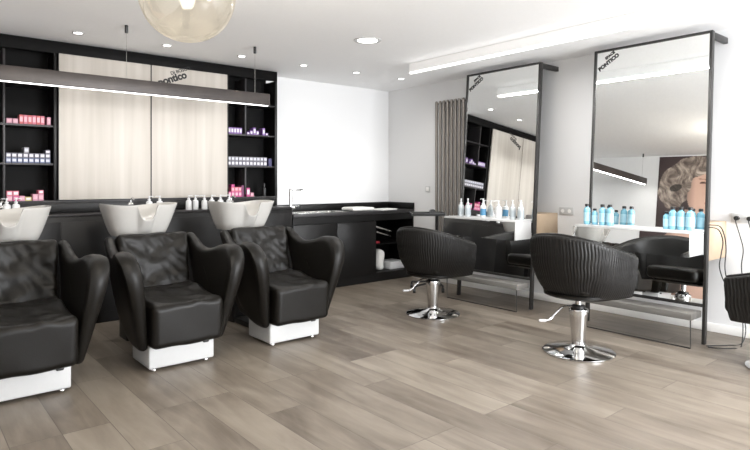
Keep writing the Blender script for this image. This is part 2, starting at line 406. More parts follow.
# things on and in the counter
tw = obj('folded_towel', pillow(.36, .26, .045, .02, 10, lambda v: Vector((v.x, v.y, v.z + .003 * noise.noise(v * 9)))), M['towel'])
tw.location = (4.66, 5.90, .957); tag(tw, 'white folded towel lying on the dark worktop right of the sink', 'towel')
tp = obj('paper_stack', box(box(bmesh.new(), -.15, .15, -.1, .1, 0, .008), -.14, .16, -.105, .095, .0085, .016), M['paper'], smooth=False)
tp.location = (5.08, 5.86, .9305); tp.rotation_euler.z = .15; tag(tp, 'flat stack of white papers on the dark worktop near the corner', 'papers')
for (z, y, ln, dx, lab) in ((.675, 5.84, .34, .0, 'upper'), (.60, 5.86, .30, .03, 'lower')):
    b = bmesh.new(); tube(b, [(-ln / 2, 0, 0), (ln / 2, .03, 0)], .014, 10)
    tube(b, [(-ln / 2 - .03, 0, 0), (-ln / 2, 0, 0)], .018, 10)
    o = obj('curling_iron', b, M['steel']); o.location = (5.06 + dx, y, z); o.rotation_euler = (0, radians(14), .1)
    tag(o, 'slim silver styling iron in the open cabinet compartment, %s one' % lab, 'styling iron', 'silver irons in the open compartment')
b = bmesh.new(); box(b, 4.83, 4.97, 5.82, 6.05, .4865, .515, .006); box(b, 4.86, 4.95, 5.81, 5.8195, .492, .51, .003)
o = obj('storage_tray', b, M['red']); tag(o, 'dark red tray on the inner shelf of the open cabinet compartment', 'tray')
o = obj('towel_roll', pillow(.12, .34, .28, .055, 10, lambda v: Vector((v.x - .14 * (v.z + .14) ** 1.0 + .02 * sin(v.z * 20), v.y, v.z))), M['towel'])
o.location = (5.03, 5.99, .262); tag(o, 'white rumpled towel leaning in the bottom of the open cabinet compartment', 'towel')
o = obj('white_box', box(bmesh.new(), 5.16, 5.42, 5.82, 6.1, .1195, .22, .006), M['bottle_white'])
tag(o, 'low white box on the bottom board of the open cabinet compartment', 'box')

# ------------------------------------------------------------ product cartons on the shelves
ORD = ['first', 'second', 'third', 'fourth', 'fifth', 'sixth', 'seventh', 'eighth', 'ninth', 'tenth', 'eleventh', 'twelfth', 'thirteenth', 'fourteenth']
MESHC = {}
def carton(x, z, w, h, d, key, labkey, label, group, y=5.985):
    k = (round(w, 3), round(h, 3), round(d, 3), key, labkey)
    if k not in MESHC:
        t = empty('product_carton', (0, 0, 0))
        obj('box', box(bmesh.new(), -w / 2, w / 2, 0, d, 0, h, .0012, 1), boxmat(key), t)
        if labkey: obj('front_label', box(bmesh.new(), -w * .36, w * .36, -.0012, 0, h * .25, h * .8), M[labkey], t, False)
        MESHC[k] = t
    else: t = copy_tree(MESHC[k])
    t.location = (x, y, z)
    tag(t, label, 'box', group)
    return t
def row(x0, n, pitch, z, w, h, d, keys, labkey, where, group, y=5.985, jit=.0):
    for i in range(n):
        key = keys[i % len(keys)]
        hh = h
        carton(x0 + i * pitch, z, w, hh, d, key, labkey, ('%s carton, %s from left, %s' % (key, ORD[i], where)) if n > 1 else '%s carton, %s' % (key, where), group, y)
g = 'cartons on the upper left shelf'
row(.757 + .025, 2, .047, ZT_L, .042, .045, .10, ['white and pink'], 'lab_pink', 'right of divider, upper left shelf', g)
row(.875, 6, .0335, ZT_L, .031, .082, .10, ['red', 'pink'], 'lab_pink', 'long row, upper left shelf', g)
row(1.093, 1, .04, ZT_L, .03, .075, .1, ['white and pink'], 'lab_pink', 'last on the right of the upper left shelf', g)
row(.60, 3, .045, ZT_L, .04, .075, .1, ['pink'], 'lab_light', 'left of divider, upper left shelf', g)
g = 'cartons on the middle left shelf'
row(.777, 8, .044, ZM_L, .040, .044, .11, ['white and blue'], 'lab_dark', 'lower row, middle left shelf', g)
row(.777, 8, .044, ZM_L + .0445, .040, .044, .11, ['grey and white'], 'lab_light', 'upper row, middle left shelf', g)
row(.915, 1, .044, ZM_L + .089, .040, .052, .11, ['white'], 'lab_dark', 'standing alone on top of the two rows, middle left shelf', g)
row(.600, 3, .044, ZM_L, .040, .062, .11, ['white and blue'], 'lab_dark', 'left of divider, middle left shelf', g)
row(1.085, 1, .044, ZM_L + .0890, .040, .032, .11, ['grey and white'], 'lab_light', 'on top of right end of rows, middle left shelf', g)
g = 'cartons on the bottom left shelf'
row(.785, 3, .048, ZB, .045, .045, .10, ['white and pink', 'magenta'], 'lab_pink', 'lower row, bottom left shelf', g)
row(.785, 2, .048, ZB + .0455, .045, .045, .10, ['pink'], 'lab_light', 'upper row, bottom left shelf', g)
row(.930, 1, .05, ZB, .05, .035, .10, ['yellow'], 'lab_light', 'low one in the middle of the bottom left shelf', g)
row(.985, 2, .045, ZB, .042, .060, .10, ['white and pink'], 'lab_pink', 'right stack, bottom left shelf', g)
row(1.03, 1, .045, ZB + .0605, .042, .035, .10, ['pink'], 'lab_light', 'topmost of right stack, bottom left shelf', g)
g = 'cartons on the upper right shelf'
row(2.887, 5, .0345, ZT_R, .032, .072, .10, ['purple'], 'lab_light', 'left group, upper right shelf', g)
for x, h, t in ((3.12, .03, 'low, just right of the divider'), (3.16, .05, 'medium, next to the tallest one'), (3.20, .085, 'tallest of the middle cluster'), (3.24, .05, 'right end of the middle cluster'), (3.32, .085, 'tall one near the right end'), (3.36, .03, 'low one at the right end')):
    carton(x, ZT_R, .034, h, .09, 'purple', 'lab_light', 'lilac carton on the upper right shelf, ' + t, g)
g = 'cartons on the middle right shelf'
row(2.885, 11, .0455, ZM_R, .042, .055, .11, ['grey and white'], 'lab_light', 'lower row, middle right shelf', g)
row(2.885, 11, .0455, ZM_R + .0555, .042, .048, .11, ['white'], 'lab_dark', 'upper row, middle right shelf', g)
row(3.405, 1, .05, ZM_R, .042, .09, .11, ['dark blue'], None, 'at the dark right end of the middle right shelf', g)
g = 'cartons on the bottom right shelf'
row(2.89, 4, .042, ZB, .039, .06, .10, ['magenta'], 'lab_pink', 'lower row, bottom right shelf', g)
row(2.93, 3, .042, ZB + .0605, .039, .05, .10, ['pink'], 'lab_pink', 'upper row, bottom right shelf', g)
row(2.93, 1, .042, ZB + .111, .039, .03, .10, ['magenta'], None, 'topmost of the pink stack on the bottom right shelf', g)
row(3.051, 1, .042, ZB, .03, .13, .1, ['plum'], None, 'upright beside the divider, bottom right shelf', g)
row(3.12, 1, .042, ZB, .042, .10, .1, ['magenta'], 'lab_light', 'just right of the divider, bottom right shelf', g)
row(3.17, 1, .042, ZB, .042, .045, .1, ['white and pink'], 'lab_pink', 'small low one right of the divider, bottom right shelf', g)
b = bmesh.new(); lathe(b, [(.022, 0), (.024, .01), (.024, .09), (.01, .11), (.01, .12)], n=16)
db = thing('dark_bottle', 'small dark bottle standing at the right end of the bottom right shelf', 'bottle', (3.35, 6.03, ZB))
obj('body', b, M['plastic'], db)
b = bmesh.new(); lathe(b, [(.014, .121), (.014, .15), (.011, .153)], n=14); obj('cap', b, M['shelf'], db)

# ------------------------------------------------------------ bottles
def pump_bottle(name, body_m, lab_m, h=.20, r=.031, pump=True, pump_m=None, cap_m=None, lab_label=None):
    t = empty(name)
    hb = h * (.68 if pump else .84)
    b = bmesh.new(); lathe(b, [(r * .9, 0), (r, .004), (r, hb * .84), (r * .93, hb * .91), (r * .62, hb * .975), (r * .42, hb), (r * .42, hb + .006)], n=20)
    obj('body', b, body_m, t)
    if lab_m:
        b = bmesh.new(); n = 20
        loft(b, [[((r + .0006) * cos(2 * pi * j / n), (r + .0006) * sin(2 * pi * j / n), z) for j in range(n)] for z in (hb * .18, hb * .7)], True, False, False)
        obj('label', b, lab_m, t)
    if pump:
        b = bmesh.new(); lathe(b, [(r * .5, hb + .0065), (r * .5, hb + .018), (r * .2, hb + .021), (r * .2, h - .012), (r * .33, h - .010), (r * .33, h), (.001, h + .001)], n=14)
        tube(b, [(0, 0, h - .004), (-r * 1.25, 0, h - .004), (-r * 1.45, 0, h - .012)], .0042, 8)
        obj('pump', b, pump_m or body_m, t)
    else:
        b = bmesh.new(); lathe(b, [(r * .62, hb + .0065), (r * .62, h - .003), (r * .52, h)], n=16)
        obj('cap', b, cap_m or M['plastic'], t)
    return t
proto = None
g = 'white pump bottles on the ledge behind the basins'
spots = [(.735, 'at the far left edge behind the left basin'), (.806, 'beside the leftmost one, behind the left basin'), (1.93, 'leftmost seen through the notch of the middle basin'), (2.04, 'second seen through the notch of the middle basin'),
         (2.33, 'first of the row between the middle and right basins'), (2.41, 'second of the row between the middle and right basins'), (2.50, 'third of the row between the middle and right basins'),
         (2.59, 'fourth of the row between middle and right basins'), (2.68, 'fifth of the row, just left of the right basin'), (2.79, 'behind the left rim of the right basin')]
for i, (x, l) in enumerate(spots):
    if i == 0: o = proto = pump_bottle('pump_bottle', M['bottle_white'], None, .15, .03)
    else: o = copy_tree(proto)
    o.location = (x, 5.77 + .02 * (i % 2), 1.0215); o.rotation_euler.z = random.uniform(-.6, .6) + (pi if i % 3 else 0)
    tag(o, 'small white pump bottle ' + l, 'bottle', g)
b = bmesh.new(); lathe(b, [(.03, 0), (.034, .002), (.036, .045), (.033, .045), (.03, .006)], n=18)
o = obj('white_cup', b, M['bottle_white']); o.location = (3.17, 5.78, 1.0215); tag(o, 'small white cup on the ledge behind the right basin', 'cup')

# ------------------------------------------------------------ wash chairs
def slab(outline, xf, th, r, nlay=7):
    """padded panel in the (y,z) plane whose middle runs through x = xf(y,z)"""
    P = [Vector((p[0], p[1], 0)) for p in outline]; n = len(P)
    nor = []
    for i in range(n):
        d = (P[(i + 1) % n] - P[i - 1]).normalized(); nor.append(Vector((-d.y, d.x, 0)))
    area_ = sum(P[i].x * P[(i + 1) % n].y - P[(i + 1) % n].x * P[i].y for i in range(n))
    if area_ < 0: nor = [-v for v in nor]
    C0 = Vector((sum(p.x for p in P) / n, sum(p.y for p in P) / n, 0))
    bm = bmesh.new(); rings = []
    def ring(inset, x, shrink=0):
        out = []
        for i in range(n):
            q = P[i] + nor[i] * inset; q = q.lerp(C0, shrink)
            w = th(q.x, q.y) if callable(th) else th
            out.append((xf(q.x, q.y) + x * w / 2, q.x, q.y))
        return out
    for s in (.85, .6, .35, .12): rings.append(ring(r, -1 , s))
    for k in range(nlay):
        a = -pi / 2 + pi * k / (nlay - 1); rings.append(ring(r * (1 - cos(a)), sin(a)))
    for s in (.12, .35, .6, .85): rings.append(ring(r, 1, s))
    loft(bm, rings)
    return bm
ARM = [(.68, .885), (.62, .89), (.56, .86), (.48, .81), (.38, .785), (.25, .80), (.12, .835), (.0, .835), (-.085, .785), (-.13, .70), (-.13, .59), (-.10, .45), (-.07, .32), (-.04, .20), (.0, .155),
       (.16, .165), (.30, .23), (.42, .37), (.52, .56), (.62, .74), (.69, .85)]
def wash_chair():
    t = empty('wash_chair')
    b = bmesh.new(); box(b, -.236, .236, -.005, .36, .018, .20, .012, 3); obj('base', b, M['white'], t)
    for x in (-.19, .19):
        for y in (.04, .32):
            b = bmesh.new(); lathe(b, [(.02, .0005), (.022, .003), (.02, .010), (.009, .011), (.009, .018)], (x, y, 0), 14); obj('foot', b, M['chrome'], t)
    # underside shell carrying seat and arms
    b = bmesh.new()
    def shell_r(y0, y1, w, z): return rr(-w, w, y0, y1, z, .03, 3)
    loft(b, [shell_r(.02, .36, .235, .165), shell_r(.0, .50, .255, .20), shell_r(.0, .60, .265, .32), shell_r(.48, .66, .262, .36), shell_r(.60, .70, .262, .80)])
    obj('shell', b, M['leather'], t)
    out = [(p.x, p.y) for p in spline([(a, c, 0) for a, c in ARM], 4, True)]
    for s in (-1, 1):
        def xf(y, z, s=s): 
            fl = max(0, min(1, (z - .17) / .65))
            fwd = max(0, min(1, 1 - y / .62))
            return s * (.275 + .045 * fl + .075 * fwd * fl)
        def th(y, z):
            fwd = max(0, min(1, 1 - y / .62)); fl = max(0, min(1, (z - .17) / .6))
            return .065 + .065 * fwd * fl
        obj('armrest', slab(out, xf, th, .035), M['leather'], t)
    def seatf(v):
        v = Vector((v.x, v.y, v.z))
        wr = .008 * noise.noise(Vector((v.x * 7, v.y * 9, v.z * 3))) + .022 * abs(noise.noise(Vector((v.x * 6 + 3, v.y * 10 + v.x * 6, 1)))) * (1 if v.z > 0 else 0)
        sag = -.022 * max(0, 1 - (v.x / .23) ** 2) * (1 if v.z > .02 else 0) * max(0, min(1, (v.y + .3) / .3))
        tilt = .05 * (v.y + .28) / .56 if v.z > 0 else 0
        c = Vector((v.x, v.y, v.z + wr + sag + tilt))
        if v.y < -.2: c.y += .012 * sin(v.x * 14 + v.z * 9) * max(0, (.1 - v.z)) + .03 * (.14 - v.z)
        return c
    s_ = pillow(.505, .62, .30, .04, 26, seatf)
    m_ = bmesh.new(); merge(m_, s_, Matrix.Translation((0, .165, .328)))
    obj('seat', m_, M['leather'], t, ang=60)
    def backf(v):
        n = Vector((v.x * 6, 2.2, v.z * 8))
        wr = .020 * noise.noise(n) + .028 * abs(noise.noise(Vector((v.x * 11 + v.z * 9, 4, v.z * 7 - v.x * 5)))) + .008 * noise.noise(n * 3)
        dish = .035 * max(0, 1 - (v.x / .25) ** 2)
        ym = (1 if v.y < 0 else 0)
        return Vector((v.x * (1 + .05 * (v.z / .24)), v.y + ym * (wr + dish), v.z + .008 * noise.noise(Vector((v.x * 9, 5, 0))) * (v.z > .15)))
    s_ = pillow(.53, .12, .50, .04, 26, backf)
    m_ = bmesh.new(); merge(m_, s_, Matrix.Translation((0, .565, .665)) @ Matrix.Rotation(radians(-17), 4, 'X'))
    obj('backrest', m_, M['leather'], t, ang=60)
    # basin column and bowl
    b = bmesh.new(); loft(b, [rr(-.11, .11, .90, 1.14, .0005, .03), rr(-.11, .11, .90, 1.14, .55, .03), rr(-.09, .09, .92, 1.10, .90, .03)])
    obj('basin_column', b, M['plastic'], t)
    obj('floor_plate', box(bmesh.new(), -.10, .10, .362, .899, .004, .05, .006), M['plastic'], t)
    b = bmesh.new(); n = 112
    def rim(fr, f, zb=None, inner=0):
        out = []
        for j in range(n):
            a = 2 * pi * j / n
            c_, s_ = cos(a), sin(a); e = .62
            hx, hy = .292 - inner, .245 - inner
            rr_ = (abs(c_ / hx) ** 3.4 + abs(s_ / hy) ** 3.4) ** (-1 / 3.4); x = c_ * rr_; y = s_ * rr_
            zr = 1.118 - .02 * (1 - abs(x) / hx) * (y > 0) + .012 * (abs(x) / hx) ** 3
            if y < 0:
                nt = max(0, 1 - (abs(x) / .078) ** 3.5) if abs(x) < .078 else 0
                zr -= (.122 * nt) * min(1, (-y / hy) ** 4 * 1.0)
            out.append((x, y, zr))
        return out
    top = rim(0, 0)
    def outer(f):   # f 0 bottom .. 1 rim
        o_ = []
        for x, y, z in top:
            k = .70 + .30 * f ** .8
            yy = y * (.62 + .38 * f ** .8)
            o_.append((x * k, 0.965 + yy + .02 * (1 - f), .87 + (z - .87) * f))
        return o_
    ri = rim(0, 0, inner=.016); rings = [outer(f) for f in (0, .12, .25, .4, .55, .7, .82, .92, .98)]
    rings.append([(x * .995, 0.965 + y * .995, z + .004) for x, y, z in top])
    rings.append([(x, 0.965 + y, z + .003) for x, y, z in ri])
    for k, zf in ((.97, .85), (.90, .6), (.80, .38), (.62, .18), (.35, .06), (.1, .03)):
        rings.append([(x * k, 0.965 + y * k, .93 + (z - .93) * zf) for x, y, z in ri])
    loft(b, rings)
    obj('basin', b, M['ceramic'], t, ang=50)
    b = bmesh.new(); lathe(b, [(.022, .013), (.024, .018), (.02, .03), (.008, .034)], (0, 1.17, 1.10), 14)
    tube(b, [(0, 1.17, 1.125), (0, 1.17, 1.16), (0, 1.12, 1.175), (0, 1.09, 1.165)], .009, 8)
    obj('basin_tap', b, M['chrome'], t)
    b = bmesh.new(); merge(b, pillow(.045, .02, .022, .009, 6), Matrix.Translation((.17, -.012, .152))); obj('tilt_lever', b, M['plastic'], t)
    return t
wc = wash_chair()
g = 'black leather wash chairs with white basins'
for i, (x, y, l) in enumerate(((.62, 4.0, 'leftmost black leather wash chair with a white basin, cut off by the left edge'),
                               (1.578, 4.02, 'black leather wash chair with a white basin, the middle one of three'),
                               (2.528, 4.035, 'black leather wash chair with a white basin, the right one nearest the tap'))):
    o = wc if i == 0 else copy_tree(wc)
    o.location = (x, y, 0); tag(o, l, 'chair', g)

# ------------------------------------------------------------ salon chairs
def salon_chair():
    t = empty('salon_chair')
    b = bmesh.new(); lathe(b, [(.255, .0005), (.268, .004), (.268, .010), (.255, .016), (.15, .030), (.075, .046), (.052, .062), (.05, .066)], n=56); obj('base_disc', b, M['chrome'], t)
    b = bmesh.new(); lathe(b, [(.050, .067), (.052, .09), (.057, .16), (.068, .27), (.073, .318), (.071, .334), (.058, .342)], n=32); obj('pump_cylinder', b, M['chrome'], t)
    b = bmesh.new(); lathe(b, [(.05, .3425), (.05, .36), (.04, .366)], n=24); obj('collar', b, M['plastic'], t)
    b = bmesh.new(); lathe(b, [(.024, .3665), (.024, .43)], n=20); obj('piston', b, M['chrome'], t)
    # path of the tub wall from right arm tip round the back to the left arm tip
    RX, RY = .335, .335
    path = []
    for x in (.262, .245, .205, .16, .10, .05): path.append((x, -RY + .012 * (x > .25) ))
    K = 26
    for k in range(K + 1):
        a = -pi / 2 - pi * k / K
        path.append((math.copysign(abs(cos(a)) ** .86, cos(a)) * RX, math.copysign(abs(sin(a)) ** .86, sin(a)) * RY))
    path += [(x, -y) for x, y in path[:6][::-1]]
    dense = [Vector((p.x, p.y)) for p in spline([(a_, b_, 0) for a_, b_ in path], 11)]
    path = [(p.x, p.y) for p in dense]
    n = len(path); rings = []
    nor = []
    for i in range(n):
        a = Vector(path[max(0, i - 1)]); c = Vector(path[min(n - 1, i + 1)]); d = (c - a).normalized(); nor.append(Vector((-d.y, d.x)))
    if nor[n // 2].x > 0: nor = [-v for v in nor]
    L = [0]
    for i in range(1, n): L.append(L[-1] + (Vector(path[i]) - Vector(path[i - 1])).length)
    top_pts = []
    for i, (x, y) in enumerate(path):
        u = max(0, min(1, (x + .335) / .66)); ztop = .915 - .195 * u ** .82
        u2 = max(0, (x - .18) / .14); zbot = .435 + .02 * u2 ** 2
        prof = []
        H_ = ztop - zbot
        for v in (0, .04, .1, .18, .26, .34, .42, .5, .58, .66, .74, .82, .89, .94, .985):
            rib = .003 * sin(2 * pi * L[i] / .024 + 1.3 * sin((zbot + H_ * v) * 42)) * min(1, v * 8) * min(1, (1 - v) * 14)
            prof.append((rib + -(.135 - .110 * max(0, min(1, u * 1.3 - .2))) * (1 - v) ** 3 + .012 * v, zbot + H_ * v))
        prof += [(.006, ztop + .004), (-.010, ztop + .012), (-.03, ztop + .012), (-.046, ztop + .002), (-.052, ztop - .02)]
        for v in (.8, .6, .4, .25): prof.append((-.055 - .025 * (1 - v), zbot + H_ * v))
        prof.append((-.10, zbot + .05)); prof.append((-.15, zbot + .01))
        ring = []
        for o_, z in prof:
            q = Vector((x, y)) + nor[i] * o_; ring.append((q.x, q.y, z))
        rings.append(ring); (i % 6 == 0 or i == n - 1) and top_pts.append((x + nor[i].x * -.012, y + nor[i].y * -.012, ztop + .011))
    b = bmesh.new(); loft(b, rings, uv=lambda i, j: (L[min(i, n - 1)] * 2, rings[0][j % len(rings[0])][2] * 2 if j < 15 else .3))
    obj('tub_shell', b, M['ribbed'], t, ang=80)
    b = bmesh.new(); tube(b, top_pts, .011, 8); obj('piping', b, M['leather'], t)
    # bottom pan
    b = bmesh.new()
    po = [(x, y) for x, y in path[::8]]
    def pr_(k, z): return [(x * k, y * k, z) for x, y in po]
    loft(b, [pr_(.30, .4305), pr_(.6, .432), pr_(.74, .45), pr_(.74, .47)]); obj('seat_pan', b, M['leather'], t)
    s_ = pillow(.56, .47, .12, .045, 16, lambda v: Vector((v.x, v.y * (1 if v.x > -.1 else 1 - 1.6 * (-.1 - v.x) ** 1.2), v.z + .006 * noise.noise(v * 5) + (.012 * (1 - (v.y / .24) ** 2) if v.z > 0 else 0))))
    m_ = bmesh.new(); merge(m_, s_, Matrix.Translation((.055, 0, .53))); obj('seat', m_, M['leather'], t, ang=60)
    b = bmesh.new(); tube(b, spline([(-.02, .05, .352), (-.07, .085, .345), (-.115, .12, .30), (-.15, .15, .252), (-.18, .172, .24)], 5), .007, 8); obj('pump_lever', b, M['chrome'], t)
    b = bmesh.new(); merge(b, pillow(.06, .022, .018, .008, 5), Matrix.Translation((-.20, .187, .24)) @ Matrix.Rotation(radians(137), 4, 'Z')); obj('lever_pad', b, M['bottle_white'], t)
    return t
sc = salon_chair()
g = 'black tub styling chairs on chrome bases'
for i, (x, y, z, rz, l) in enumerate(((4.05, 2.38, 0, 0, 'large black ribbed tub chair on a round chrome base before the right mirror'),
                                      (4.10, 3.99, 0, radians(11), 'black ribbed tub chair on a chrome base before the left mirror'),
                                      (4.76, 1.19, 0, radians(80), 'black tub chair cut off by the right edge of the photo'))):
    o = sc if i == 0 else copy_tree(sc)
    o.location = (x, y, z); o.rotation_euler.z = rz; tag(o, l, 'chair', g)
    if i:
        for ch in o.children:
            if ch.name.split('.')[0] in ('tub_shell', 'piping', 'seat_pan', 'seat'): ch.location.z = (-.05, -.10)[i - 1]

# ------------------------------------------------------------ leaning mirror stations
KL = .07; XF = 4.98; HM = 2.565
LEAN = math.atan(KL)
def mirror_station(y0, y1, label):
    """local x along the wall (+y world), built in place; y0..y1 outer width"""
    t = thing('mirror_station', label, 'mirror', (XF, y0, 0), 0, 'leaning black framed salon mirrors with console')
    w = y1 - y0
    lean = Matrix.Rotation(LEAN, 4, 'Y')          # top tips towards the wall (+x)
    def L(bm, name, m, **k):
        bmesh.ops.transform(bm, matrix=lean, verts=bm.verts); return obj(name, bm, m, t, **k)
    hh = HM / cos(LEAN)
    for a, c in ((0, .022), (w - .022, w)):
        L(box(bmesh.new(), 0, .05, a, c, .004, hh, .002), 'frame_post', M['frame'])
    L(box(bmesh.new(), 0, .05, .0225, w - .0225, hh - .02, hh, .002), 'top_rail', M['frame'])
    L(box(bmesh.new(), 0, .03, .0225, w - .0225, .30, .325, .002), 'bottom_rail', M['frame'])
    L(box(bmesh.new(), .012, .02, .0225, w - .0225, .3255, hh - .0205), 'mirror_glass', M['mirror'], smooth=False)
    L(box(bmesh.new(), .021, .032, .0225, w - .0225, .3255, hh - .0205), 'backing_board', M['plastic'], smooth=False)
    for yy in (.0, w - .04):
        b = bmesh.new(); xt = KL * HM + .05
        box(b, xt - .005, XR - XF - .001, yy, yy + .035, HM - .062, HM - .012, .002); obj('wall_bracket', b, M['frame'], t)
    # lettering in the far upper corner, on the glass, rising to the right as seen
    def lt(name, body, size, s, z, bold):
        R = Matrix(((0, 0, -1, 0), (-1, 0, 0, 0), (0, 1, 0, 0), (0, 0, 0, 1)))   # text x -> -y, text y -> z, normal -> -x
        mt = lean @ Matrix.Translation((.0108, w - s, z)) @ R @ Matrix.Rotation(radians(33), 4, 'Z')
        text_mesh(name, body, size, M['label_black'], t, mt, .0004, bold)
    lt('lettering', 'PONTICO', .050, .055, hh - .20, .0034); lt('small_lettering', 'SPACE', .036, .115, hh - .098, .0022)
    # console box in front of the glass
    a, c = .02, w - .02
    xg = KL * .82; cf = -.225
    b = bmesh.new(); box(b, cf, xg - .004, a, c, .905, .925, .002); obj('console_top', b, M['white'], t)
    for q in (a, c - .018):
        obj('console_side', box(bmesh.new(), cf, xg - .012, q, q + .018, .725, .904, .0015), M['white'], t)
    obj('console_bottom', box(bmesh.new(), cf, xg - .016, a + .019, c - .019, .725, .742), M['white'], t)
    b = box(bmesh.new(), -.006, -.0005, a, c, .0, .184)
    bmesh.ops.transform(b, matrix=Matrix.Translation((cf - .0145, 0, .722)) @ lean, verts=b.verts)
    obj('console_front', b, M['mirror'], t, False)
    # veneered box between the glass and the wall
    obj('rear_box', box(bmesh.new(), KL * .82 + .075, XR - XF - .002, .012, w - .012, .665, .975, .002), M['oak'], t)
    # footrest and its wire loop
    b = bmesh.new(); box(b, -.20, -.002, a, c, .225, .277, .002); obj('footrest', b, M['step'], t)
    b = bmesh.new(); tube(b, [(-.19, a + .01, .2245), (-.19, a + .01, .006), (-.19, c - .01, .006), (-.19, c - .01, .2245)], .0055, 6); obj('wire_leg', b, M['frame'], t)
    return t
mirror_station(1.825, 2.865, 'tall leaning black framed mirror whose white console holds light blue bottles')
mirror_station(3.465, 4.47, 'tall leaning black framed mirror beside the radiator, white pump bottles on its console')

ZC = .9255
g = 'pump bottles on the left console'
pr1 = pump_bottle('pump_bottle', M['bottle_clear'], M['label_grey'], .20, .032, pump_m=M['bottle_white'])
sp = [(4.30, 0, 'nearest the radiator, far left end'), (4.20, 0, 'second from the radiator'), (3.985, 1, 'with a blue label, third from the radiator'), (3.78, 2, 'all white, in the middle of the console'), (3.60, 0, 'second from the right end'), (3.50, 0, 'at the right end beside the frame post')]
pb = pump_bottle('pump_bottle', M['bottle_white'], M['label_strong'], .205, .032)
pw = pump_bottle('pump_bottle', M['bottle_white'], None, .19, .035)
seen = set()
for yy, k, l in sp:
    src = (pr1, pb, pw)[k]
    o = src if k not in seen else copy_tree(src); seen.add(k)
    o.location = (4.868, yy + .0, ZC); o.rotation_euler.z = random.uniform(-1, 1) + (pi / 2 if yy > 4 else -pi / 2)
    tag(o, 'pump bottle on the left white console, ' + l, 'bottle', g)
g = 'light blue bottles on the right console'
bl = pump_bottle('shampoo_bottle', M['bottle_blue'], M['label_blue'], .185, .030, False)
bs = pump_bottle('shampoo_bottle', M['bottle_blue'], M['label_blue'], .145, .026, False)
first = {0: True, 1: True}
for yy, k, l in ((2.775, 0, 'far left end, standing alone'), (2.70, 1, 'short one, second from the left end'), (2.625, 0, 'tall one in the left cluster, middle'), (2.555, 0, 'tall one at the right of the left cluster'),
                 (2.07, 1, 'short one at the left of the right cluster'), (2.02, 0, 'tall one, second in the right cluster'), (1.955, 0, 'tall one in the middle of the right cluster'), (1.995, 1, 'short one behind the right cluster'), (1.885, 0, 'tall one at the right end beside the post')):
    src = (bl, bs)[k]
    o = src if first[k] else copy_tree(src); first[k] = False
    o.location = (4.868 + (.075 if yy == 1.995 else 0), yy, ZC)
    tag(o, 'light blue bottle on right console, ' + l, 'bottle', g)
b = bmesh.new(); tube(b, [(0, -.09, .016), (0, .09, .016)], .015, 10)
# ------------------------------------------------------------ radiator
rad = thing('radiator', 'tall warm grey tube radiator on the right wall left of the mirrors', 'radiator', (5.44, 4.70, .08))
n = 9
for i in range(n):
    y = .0 + i * (.53 / (n - 1))
    b = bmesh.new(); lathe(b, [(.012, .0), (.020, .012), (.020, .02), (.020, .03), (.020, 2.24), (.020, 2.25), (.020, 2.265), (.012, 2.28)], (0, y, 0), 20); obj('tube', b, M['radiator'], rad)
b = bmesh.new(); tube(b, [(.034, -.02, 2.25), (.034, .55, 2.25)], .0135, 10); tube(b, [(.034, -.02, .05), (.034, .55, .05)], .0135, 10); obj('header', b, M['radiator'], rad)
b = bmesh.new()
for y in (.09, .45):
    for z in (.25, 2.0): box(b, .0475, .0595, y - .012, y + .012, z, z + .03)
obj('bracket', b, M['radiator'], rad)

# ------------------------------------------------------------ trolley
tr = thing('tool_trolley', 'black wheeled tool trolley standing between the radiator and the left styling chair', 'trolley', (4.93, 4.90, 0), radians(-38))
b = bmesh.new(); box(b, -.20, .20, -.16, .16, .905, .915, .004)
for a in ((-.20, .20, -.16, -.148), (-.20, .20, .148, .16), (-.20, -.188, -.148, .148), (.188, .20, -.148, .148)): box(b, *a, .9155, .942, .003)
obj('tray', b, M['plastic'], tr)
b = bmesh.new(); lathe(b, [(.018, .09), (.018, .904)], (.13, .05, 0), n=16); obj('post', b, M['plastic'], tr)
for s in ((-1, -1), (1, -1), (-1, 1), (1, 1)):
    b = bmesh.new(); tube(b, [(.13, .05, .105), (s[0] * .17, s[1] * .16, .075)], .012, 8); obj('foot_arm', b, M['plastic'], tr)
    b = bmesh.new(); tube(b, [(s[0] * .17 - .014, s[1] * .16, .0285), (s[0] * .17 + .014, s[1] * .16, .0285)], .028, 16); tube(b, [(s[0] * .17, s[1] * .16, .03), (s[0] * .17, s[1] * .16, .075)], .008, 8); obj('caster', b, M['plastic'], tr)
hd = thing('hair_dryer', 'black hair dryer lying on the tray of the wheeled trolley', 'hair dryer', (4.98, 4.86, .916), .9)
b = bmesh.new(); tube(b, spline([(-.10, 0, .034), (-.03, 0, .034), (.06, 0, .034), (.11, 0, .032)], 4), lambda t: .033 - .010 * t, 14); obj('barrel', b, M['plastic'], hd)
b = bmesh.new(); tube(b, [(-.04, -.02, .026), (-.05, -.11, .018)], .014, 10); obj('handle', b, M['plastic'], hd)

